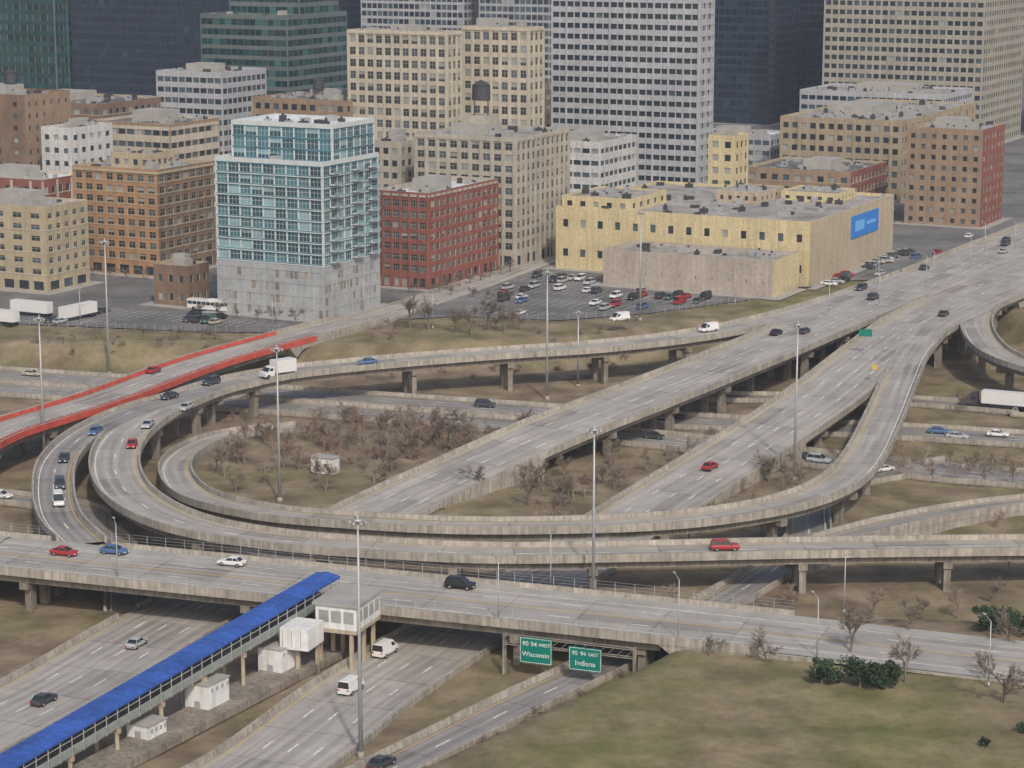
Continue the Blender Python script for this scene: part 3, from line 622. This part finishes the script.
def trailer(mb,L,x0,hh=2.8):
    mb.box((x0-L/2,-1.28,1.1),(L,0,0),(0,2.56,0),(0,0,hh),0)
    for q in range(int(L)): mb.box((x0-L/2+q+.5,-1.3,1.2),(.08,0,0),(0,2.6,0),(0,0,hh-.2),0)
    mb.box((x0-L/2,-.6,.8),(L,0,0),(0,1.2,0),(0,0,.28),2)
    for xx in (x0-L/2+1,x0-L/2+2.2):
        for sg in (-1,1): mb.cyl((xx,sg*.95,.5),(xx,sg*1.25,.5),.5,.5,12,2)
def semi(x,y,z,cabcol,flip,L=14,name='semi_truck'):
    b_=road_at(x,y,z);R,k=b_[1],b_[2];a=math.atan2(R['T'][k,1],R['T'][k,0])+(math.pi if flip else 0)
    mb=MB();trailer(mb,L,0)
    f=L/2+(1 if L>9 else .2)
    prof=[(f,.6),(f+3.9,.6),(f+3.9,1.7),(f+2.2,2.0),(f+1.8,3.0),(f+.2,3.5),(f,3.3)] if L>9 else [(f,.6),(f+2.6,.6),(f+2.6,1.4),(f+1.8,1.6),(f+1.3,2.5),(f+.2,2.7),(f,2.6)]
    for sg in (-1,1): mb.face([(p[0],sg*1.15,p[1]) for p in prof],1)
    for i in range(len(prof)):
        p,q=prof[i],prof[(i+1)%len(prof)];mb.face([(p[0],-1.15,p[1]),(q[0],-1.15,q[1]),(q[0],1.15,q[1]),(p[0],1.15,p[1])],3 if i==3 else 1)
    for sg in (-1,1): mb.face([(f+.4,sg*1.165,1.8),(f+1.4,sg*1.165,1.8),(f+1.2,sg*1.165,2.4),(f+.4,sg*1.165,2.4)],3)
    for xx in ((f-1.8,f-.6,f+3) if L>9 else (f+1.6,)):
        for sg in (-1,1): mb.cyl((xx,sg*.95,.5),(xx,sg*1.22,.5),.5,.5,12,2)
    place(mb.mesh('semi_truck_mesh',[cm['white'],cm[cabcol],rubber,wind]),name,(x,y,R['S'][k,2]+.02),a)
semi(112,513.5,-6,'dark',1);semi(-51,514,1.5,'white',0,5.5,'box_truck')
mb=MB();trailer(mb,12,0);mb.cyl((5,-.7,0),(5,-.7,1.1),.08,.08,6,2);mb.cyl((5,.7,0),(5,.7,1.1),.08,.08,6,2);TM=mb.mesh('trailer_mesh',[cm['white'],cm['white'],rubber])
mb=MB()
mb.box((-6,-1.25,.45),(12,0,0),(0,2.5,0),(0,0,1.15),0);mb.box((-5.97,-1.22,1.602),(11.94,0,0),(0,2.44,0),(0,0,.85),1);mb.box((-6,-1.25,2.454),(12,0,0),(0,2.5,0),(0,0,.5),0);mb.cbox((-2,0,2.956),3,1.6,.3,0)
for q in range(9):
    for sg in (-1,1): mb.box((-5.9+q*1.45,sg*1.235-.02,1.603),(.14,0,0),(0,.04,0),(0,0,.85),0)
for xx in (-3.6,3.9):
    for sg in (-1,1): mb.cyl((xx,sg*1.0,.5),(xx,sg*1.28,.5),.5,.5,12,2)
BM=mb.mesh('bus_mesh',[cm['white'],wind,rubber])
aN=math.atan2(NV.y,NV.x)
for x,y,mm,nn,a in ((-80,611,BM,'bus',aN),(-131,590,TM,'parked_trailer',aN),(-125,603,TM,'parked_trailer',aN),(-112,598,TM,'parked_trailer',aN+1.5)): place(mm,nn,(x,y,.03),a)
cols=['white','silver','dark','black','silver','blue','silver','beige','dark','green','white','dark','dark','red','silver']
def inpoly(x,y,P):
    c=False
    for i in range(len(P)):
        a,b_=P[i],P[i-1]
        if (a[1]>y)!=(b_[1]>y) and x<(b_[0]-a[0])*(y-a[1])/(b_[1]-a[1])+a[0]: c=not c
    return c
stall=MB()
def lot(P,dirv,perp,p=.78,rowgap=9):
    xs_=[q[0] for q in P];ys_=[q[1] for q in P];c=Vector((sum(xs_)/len(P),sum(ys_)/len(P),0))
    a=math.atan2(perp.y,perp.x)
    for i in range(-12,13):
        rowp=p*rr.uniform(.3,1.5)
        for j in range(-30,31):
            q=c+perp*(i*rowgap+(i%2)*-3.4)+dirv*j*2.75
            if not inpoly(q.x,q.y,P) or not clear_of_roads(q.x,q.y,2): continue
            e=q+dirv*1.37;stall.box(e-perp*2.4+Vector((0,0,.03)),perp*4.8,dirv*.1,(0,0,.006))
            if rr.random()<rowp: place(carmesh(rr.choice(('sedan','sedan','suv','van') if rr.random()<.4 else ('sedan','suv')),rr.choice(cols)),'parked_car',(q.x+rr.uniform(-.2,.2),q.y+rr.uniform(-.3,.3),.03),a+(math.pi if rr.random()<.5 else 0)+rr.uniform(-.04,.04))
lot([(-12,606),(10,600),(34,612),(60,632),(24,646),(30,662),(8,680),(-8,650)],NV,EV,.24)
lot([(30,612),(62,626),(66,632),(34,642),(20,624)],NV,EV,.2)
lot([(-125,592),(-80,585),(-56,588),(-60,592),(-85,606),(-120,620)],NV,EV,.13)
lot([(86,645),(98,668),(112,690),(122,712),(128,730),(118,716),(92,664)],EV,NV,.4,5)
stall.obj('parking_stall_lines',[paint])
def fence(pts,name='chain_fence'):
    mb=MB()
    for i in range(len(pts)-1):
        a=Vector((*pts[i],0));b_=Vector((*pts[i+1],0));L=(b_-a).length;k=int(L/2.5)
        for j in range(k+1):
            p=a+(b_-a)*j/k;mb.cyl(p,p+Vector((0,0,1.9)),.05,.05,4,0,False)
        for hh in (.15,.6,1.05,1.5,1.9): mb.cyl(a+Vector((0,0,hh)),b_+Vector((0,0,hh)),.025,.025,3,0,False)
    mb.obj(name,[steel])
fence([(-140,591),(-82,578),(-58,578)]);fence([(-12,600),(12,594),(36,604),(66,627),(88,655)])
# ------------------------------------------------------------------ poles & lamps
mb=MB();mb.cyl((0,0,-.5),(0,0,30),.32,.13,10,0);mb.cyl((0,0,-.5),(0,0,.6),.55,.5,10,1)
mb.cyl((0,0,29.2),(0,0,29.45),.7,.7,12,0)
for i in range(6):
    t=i*math.pi/3;c=Vector((math.cos(t)*1.0,math.sin(t)*1.0,29));mb.cyl((0,0,29.35),c+Vector((0,0,.2)),.05,.05,4,0);mb.cyl(c+Vector((0,0,-.2)),c+Vector((0,0,.25)),.28,.14,8,2)
mast=mb.mesh('high_mast_mesh',[steel,conc,walk],True)
for x,y,s in ((-95,465,1),(-97,555,1.1),(-44,432,1),(-20,295,1.1),(8,526,1),(15.5,541,.6),(13,362,1),(33,597,.95),(55.5,449,1.05)): place(mast,'high_mast_light',(x,y,h1(x,y)),0,(1,1,s))
mb=MB();mb.cyl((0,0,-.3),(0,0,9),.12,.07,8,0);mb.cyl((0,0,9),(1.8,0,9.6),.05,.04,6,0);mb.cyl((0,0,-.3),(0,0,.5),.2,.18,8,0)
mb.cbox((2.0,0,9.5),.8,.32,.16,1)
lamp=mb.mesh('street_lamp_mesh',[steel,walk],True)
for x,y,z,a in ((-62,356,.5,1.9),(24,325,.5,1.9),(43,317,0,1.9),(50,340,0,-1),(6,351,.5,-1.2),(-2,334,.5,1.9),(-100,387,.5,-1.2),(65,306,.1,1.9),(130,660,3.5,2),(115,634,3.3,2),(-39,608,0,0),(100,634,3,2),(80,585,3,2),(150,695,3.4,2),(140,690,3.5,2),(-20,585,0,1),(60,625,0,1),(-110,590,0,1),(-60,580,0,1),(95,600,3,2),(112,628,3,2)): place(lamp,'street_lamp',(x,y,z),a)
# ------------------------------------------------------------------ station canopy
r=empty('station_canopy')
A0=Vector((-28,344,4.8));A1=Vector((-66,272,-.6))
D=(A1-A0);Lc=D.length;Dn=D.normalized();Hn=Vector((D.x,D.y,0)).normalized();Pn=Vector((-Hn.y,Hn.x,0))
mb=MB()
hw=2.2
for sg in (-1,1):
    a=A0+Pn*hw*sg;b_=A1+Pn*hw*sg;ra=A0+Vector((0,0,.4));rb=A1+Vector((0,0,.4))
    mb.face([a,b_,rb,ra],0);mb.face([a-Vector((0,0,.3)),b_-Vector((0,0,.3)),b_,a],0)
    mb.face([a-Vector((0,0,.12)),b_-Vector((0,0,.12)),rb-Vector((0,0,.3)),ra-Vector((0,0,.3))],0)
nb=int(Lc/1.8)
for i in range(nb):
    p=A0+Dn*(i*1.8)
    for sg in (-1,1): mb.cyl(p+Pn*hw*sg+Vector((0,0,.02)),p+Vector((0,0,.42)),.05,.05,4,0,False)
mb.obj('blue_roof',[bluer],r)
mb=MB()
fl=Vector((0,0,-3.2))
mb.box(A0+fl-Pn*2,Dn*Lc,Pn*4,(0,0,.3),0)
for sg in (-1,1):
    o=A0+Pn*2.05*sg
    for i in range(int(Lc/2.4)+1):
        p=o+Dn*i*2.4;mb.cyl(p+fl,p,.08,.08,5,1,False)
        if i<int(Lc/2.4):
            mb.cyl(p+fl+Vector((0,0,.3)),p+Dn*2.4+Vector((0,0,-1.9)),.05,.05,4,1,False)
            mb.box(p+Dn*.2+fl+Vector((0,0,.35)),Dn*2.0,Pn*.06,(0,0,.95),2)
    for zz in (-2.9,-1.85,-.9): mb.cyl(o+Vector((0,0,zz)),o+D+Vector((0,0,zz)),.07,.07,4,1,False)
for i in range(8):
    p=A0+D*(i+.6)/8.3
    for sg in (-1,1): mb.cyl((p.x+Pn.x*1.7*sg,p.y+Pn.y*1.7*sg,-6.3),p+Pn*1.7*sg+fl,.3,.3,8,3)
    mb.box(Vector(p)+fl-Pn*2.2-Dn*.3-Vector((0,0,.6)),Dn*.6,Pn*4.4,(0,0,.58),3)
mb.obj('ramp_walkway',[concd,steel,mat('railing_panel',(.24,.28,.25),.6,.2,.8),tanst],r)
mb=MB();mb.box((-75,255,-6),Hn*0+Vector((-Hn.x,-Hn.y,0))*95,Pn*6,(0,0,1.1),0);mb.obj('platform',[concd],r)
r=empty('station_house')
mb=MB();c=Vector((-25.5,341.5,0));X_=Vector((.94,-.34,0));Y_=Vector((.34,.94,0))
mb.box(c-Y_*10+Vector((0,0,.2)),X_*6.5,Y_*9,(0,0,3.6),0)
mb.box(c-Y_*10.4-X_*.4+Vector((0,0,3.82)),X_*7.3,Y_*9.8,(0,0,.35),1)
mb.box(c-Y_*10+Vector((0,0,-.4)),X_*6.5,Y_*9,(0,0,.58),2)
for q in range(3): mb.box(c-Y_*10.02+X_*(.5+q*2)+Vector((0,0,1.2)),X_*1.6,-Y_*.03,(0,0,1.8),3)
for q in range(4): mb.box(c-Y_*(9.4-q*2.1)+X_*6.5+Vector((0,0,1.2)),X_*.03,Y_*1.6,(0,0,1.8),3)
for a in (.5,5.5):
    for b_ in (-9.5,-5,-1.5): mb.cbox(c+X_*a+Y_*b_+Vector((0,0,-6.3)),.5,.5,5.9,2,X_,Y_)
mb.box(c-Y_*16-X_*3+Vector((0,0,-1.6)),X_*4.5,Y_*5.5,(0,0,3.2),0)
for q in range(3): mb.box(c-Y_*16.003-X_*(2.6-q*1.45)+Vector((0,0,-1.2)),X_*.1,-Y_*.05,(0,0,2.5),1)
mb.cbox(c-Y_*14.5-X_*.8+Vector((0,0,-6.3)),.5,.5,4.7,2,X_,Y_);mb.cbox(c-Y_*11.5+X_*.9+Vector((0,0,-6.3)),.5,.5,4.7,2,X_,Y_)
mb.obj('structure',[white,walk,tanst,gl],r)
for (x,y,w,L,hh) in ((-33.5,326,4,4.5,4.6),(-42,310,4,5,4.6),(-48.5,298,3.6,4,3)):
    mb=MB();o=Vector((x,y,-6.1));f=-Hn
    mb.box(o,f*L,-Pn*w,(0,0,hh),0);mb.box(o-f*.15+Pn*.15+Vector((0,0,hh+.003)),f*(L+.3),-Pn*(w+.3),(0,0,.18),1)
    mb.box(o-f*.02-Pn*w*.35+Vector((0,0,.1)),-f*.03,-Pn*1,(0,0,2.1),2)
    for k in range(4): mb.box(o+Pn*.0+f*(L*(k+.5)/4)+Vector((0,0,hh-1.1)),f*.5,Pn*.03,(0,0,.6),2)
    mb.obj('equipment_shed',[white,walk,steel])
mb=MB();o=Vector((-40,455,-6.1));mb.box(o,NV*-5,EV*2.6,(0,0,3.2),0);mb.box(o+NV*.2-EV*.2+Vector((0,0,3.203)),-NV*5.4,EV*3,(0,0,.15),1);mb.box(o-NV*1-EV*.03+Vector((0,0,.4)),-NV*.9,-EV*.02,(0,0,2),2);mb.box(o-NV*3-EV*.03+Vector((0,0,1.3)),-NV*1.2,-EV*.02,(0,0,.8),2)
mb.obj('construction_trailer',[white,walk,dark])
# ------------------------------------------------------------------ signs
sg_=empty('highway_sign_gantry');X_=Vector((.935,-.355,0));Yf=Vector((-.355,-.935,0))
L0=Vector((-3,335,-6))+Yf*4.6+X_*3.6
mb=MB()
Wd=20
for k in (0,1):
    for dd in (0,.8): mb.cyl(L0+X_*Wd*k-Yf*dd-Vector((0,0,.2)),L0+X_*Wd*k-Yf*dd+Vector((0,0,6.0)),.2,.16,8,0)
for zz in (4.5,5.8):
    for dd in (0,.8): mb.cyl(L0-Yf*dd+Vector((0,0,zz)),L0+X_*Wd-Yf*dd+Vector((0,0,zz)),.09,.09,6,0)
for i in range(14):
    a=L0+X_*(i*Wd/14)+Vector((0,0,4.5));mb.cyl(a,a+X_*Wd/14+Vector((0,0,1.3)),.05,.05,4,0)
mb.obj('gantry_truss',[concd],sg_)
def sign(cx,lines,w,hh,zc):
    c=L0+X_*cx+Yf*.3+Vector((0,0,zc))
    mb=MB();mb.box(c-X_*w/2-Vector((0,0,hh/2)),X_*w,Yf*.12,(0,0,hh),0)
    for (a,b_,s1,s2) in ((-w/2+.1,-hh/2+.1,w-.2,.07),(-w/2+.1,hh/2-.17,w-.2,.07),(-w/2+.1,-hh/2+.1,.07,hh-.2),(w/2-.17,-hh/2+.1,.07,hh-.2)):
        mb.box(c+X_*a+Yf*.122+Vector((0,0,b_)),X_*s1,Yf*.012,(0,0,s2),1)
    mb.obj('sign_panel',[green_s,paint],sg_)
    for t,dx,dz,s in lines:
        cu=bpy.data.curves.new('sign_text','FONT');cu.body=t;cu.size=s;cu.align_x='CENTER';cu.align_y='CENTER';cu.extrude=.01;cu.materials.append(paint)
        o=bpy.data.objects.new('sign_text',cu);o.location=c+X_*dx+Yf*.15+Vector((0,0,dz));o.rotation_euler=(math.pi/2,0,math.atan2(X_.y,X_.x));sc.collection.objects.link(o);o.parent=sg_
sign(5.2,[('90',-1.6,.95,1.),('94',-.3,.95,1.),('WEST',1.35,.95,.7),('Wisconsin',0,-.6,1.0)],5,3.9,4.1)
sign(12.8,[('90',-1.6,.8,.9),('94',-.3,.8,.9),('EAST',1.25,.8,.7),('Indiana',0,-.65,1.1)],5,3.5,3.7)
mb=MB();o=Vector((82,537,2.4));mb.cyl(o,o+Vector((0,0,6)),.12,.1,6,1);mb.box(o+Vector((-1.5,-.2,4.2)),(3.0,-.48,0),(0.01,-.08,0),(0,0,1.7),0);mb.obj('guide_sign',[green_s,steel])
mb=MB();o=Vector((80,509,2.5));mb.cyl(o,o+Vector((0,0,3)),.07,.06,6,1);mb.box(o+Vector((-.5,-.1,1.6)),(1.1,-.2,0),(0.01,-.06,0),(0,0,1.2),0);mb.obj('warning_sign',[yel,steel])
# ------------------------------------------------------------------ haze layer (real air volume over the city)
mb=MB();mb.box((-2500,-400,-30),(5000,0,0),(0,5000,0),(0,0,220),0)
hz=bpy.data.materials.new('haze');hz.use_nodes=True;hn=hz.node_tree.nodes
for q in list(hn):
    if q.type=='BSDF_PRINCIPLED': hn.remove(q)
vs=hn.new('ShaderNodeVolumeScatter');vs.inputs['Color'].default_value=(.82,.89,1,1);vs.inputs['Density'].default_value=.00014;vs.inputs['Anisotropy'].default_value=.2
hz.node_tree.links.new(vs.outputs[0],hn['Material Output'].inputs['Volume'])
mb.obj('haze',[hz])
# ------------------------------------------------------------------ light, sky, camera
w=bpy.data.worlds.new('World');sc.world=w;w.use_nodes=True;nt=w.node_tree
sky=nt.nodes.new('ShaderNodeTexSky');sky.sky_type='NISHITA';sky.sun_disc=False
el=math.radians(42);az=math.atan2(.25,-1)
sky.sun_elevation=el;sky.sun_rotation=az;sky.dust_density=4;sky.air_density=1.
nt.links.new(sky.outputs[0],nt.nodes['Background'].inputs['Color']);nt.nodes['Background'].inputs['Strength'].default_value=.13
sd_=bpy.data.lights.new('sun','SUN');sd_.energy=2.3;sd_.angle=math.radians(2.5);sd_.color=(1,.935,.85)
so=bpy.data.objects.new('sun',sd_);sc.collection.objects.link(so)
tv=Vector((.25*math.cos(el),-math.cos(el),math.sin(el))).normalized();so.rotation_euler=tv.to_track_quat('Z','Y').to_euler()
cam=bpy.data.cameras.new('camera');cam.lens=82.6;cam.clip_end=20000;cam.clip_start=1
co=bpy.data.objects.new('camera',cam);co.location=(0,0,104);co.rotation_euler=(math.radians(90-11.45),0,0);sc.collection.objects.link(co);sc.camera=co
sc.view_settings.view_transform='Standard';sc.view_settings.look='None';sc.view_settings.exposure=0
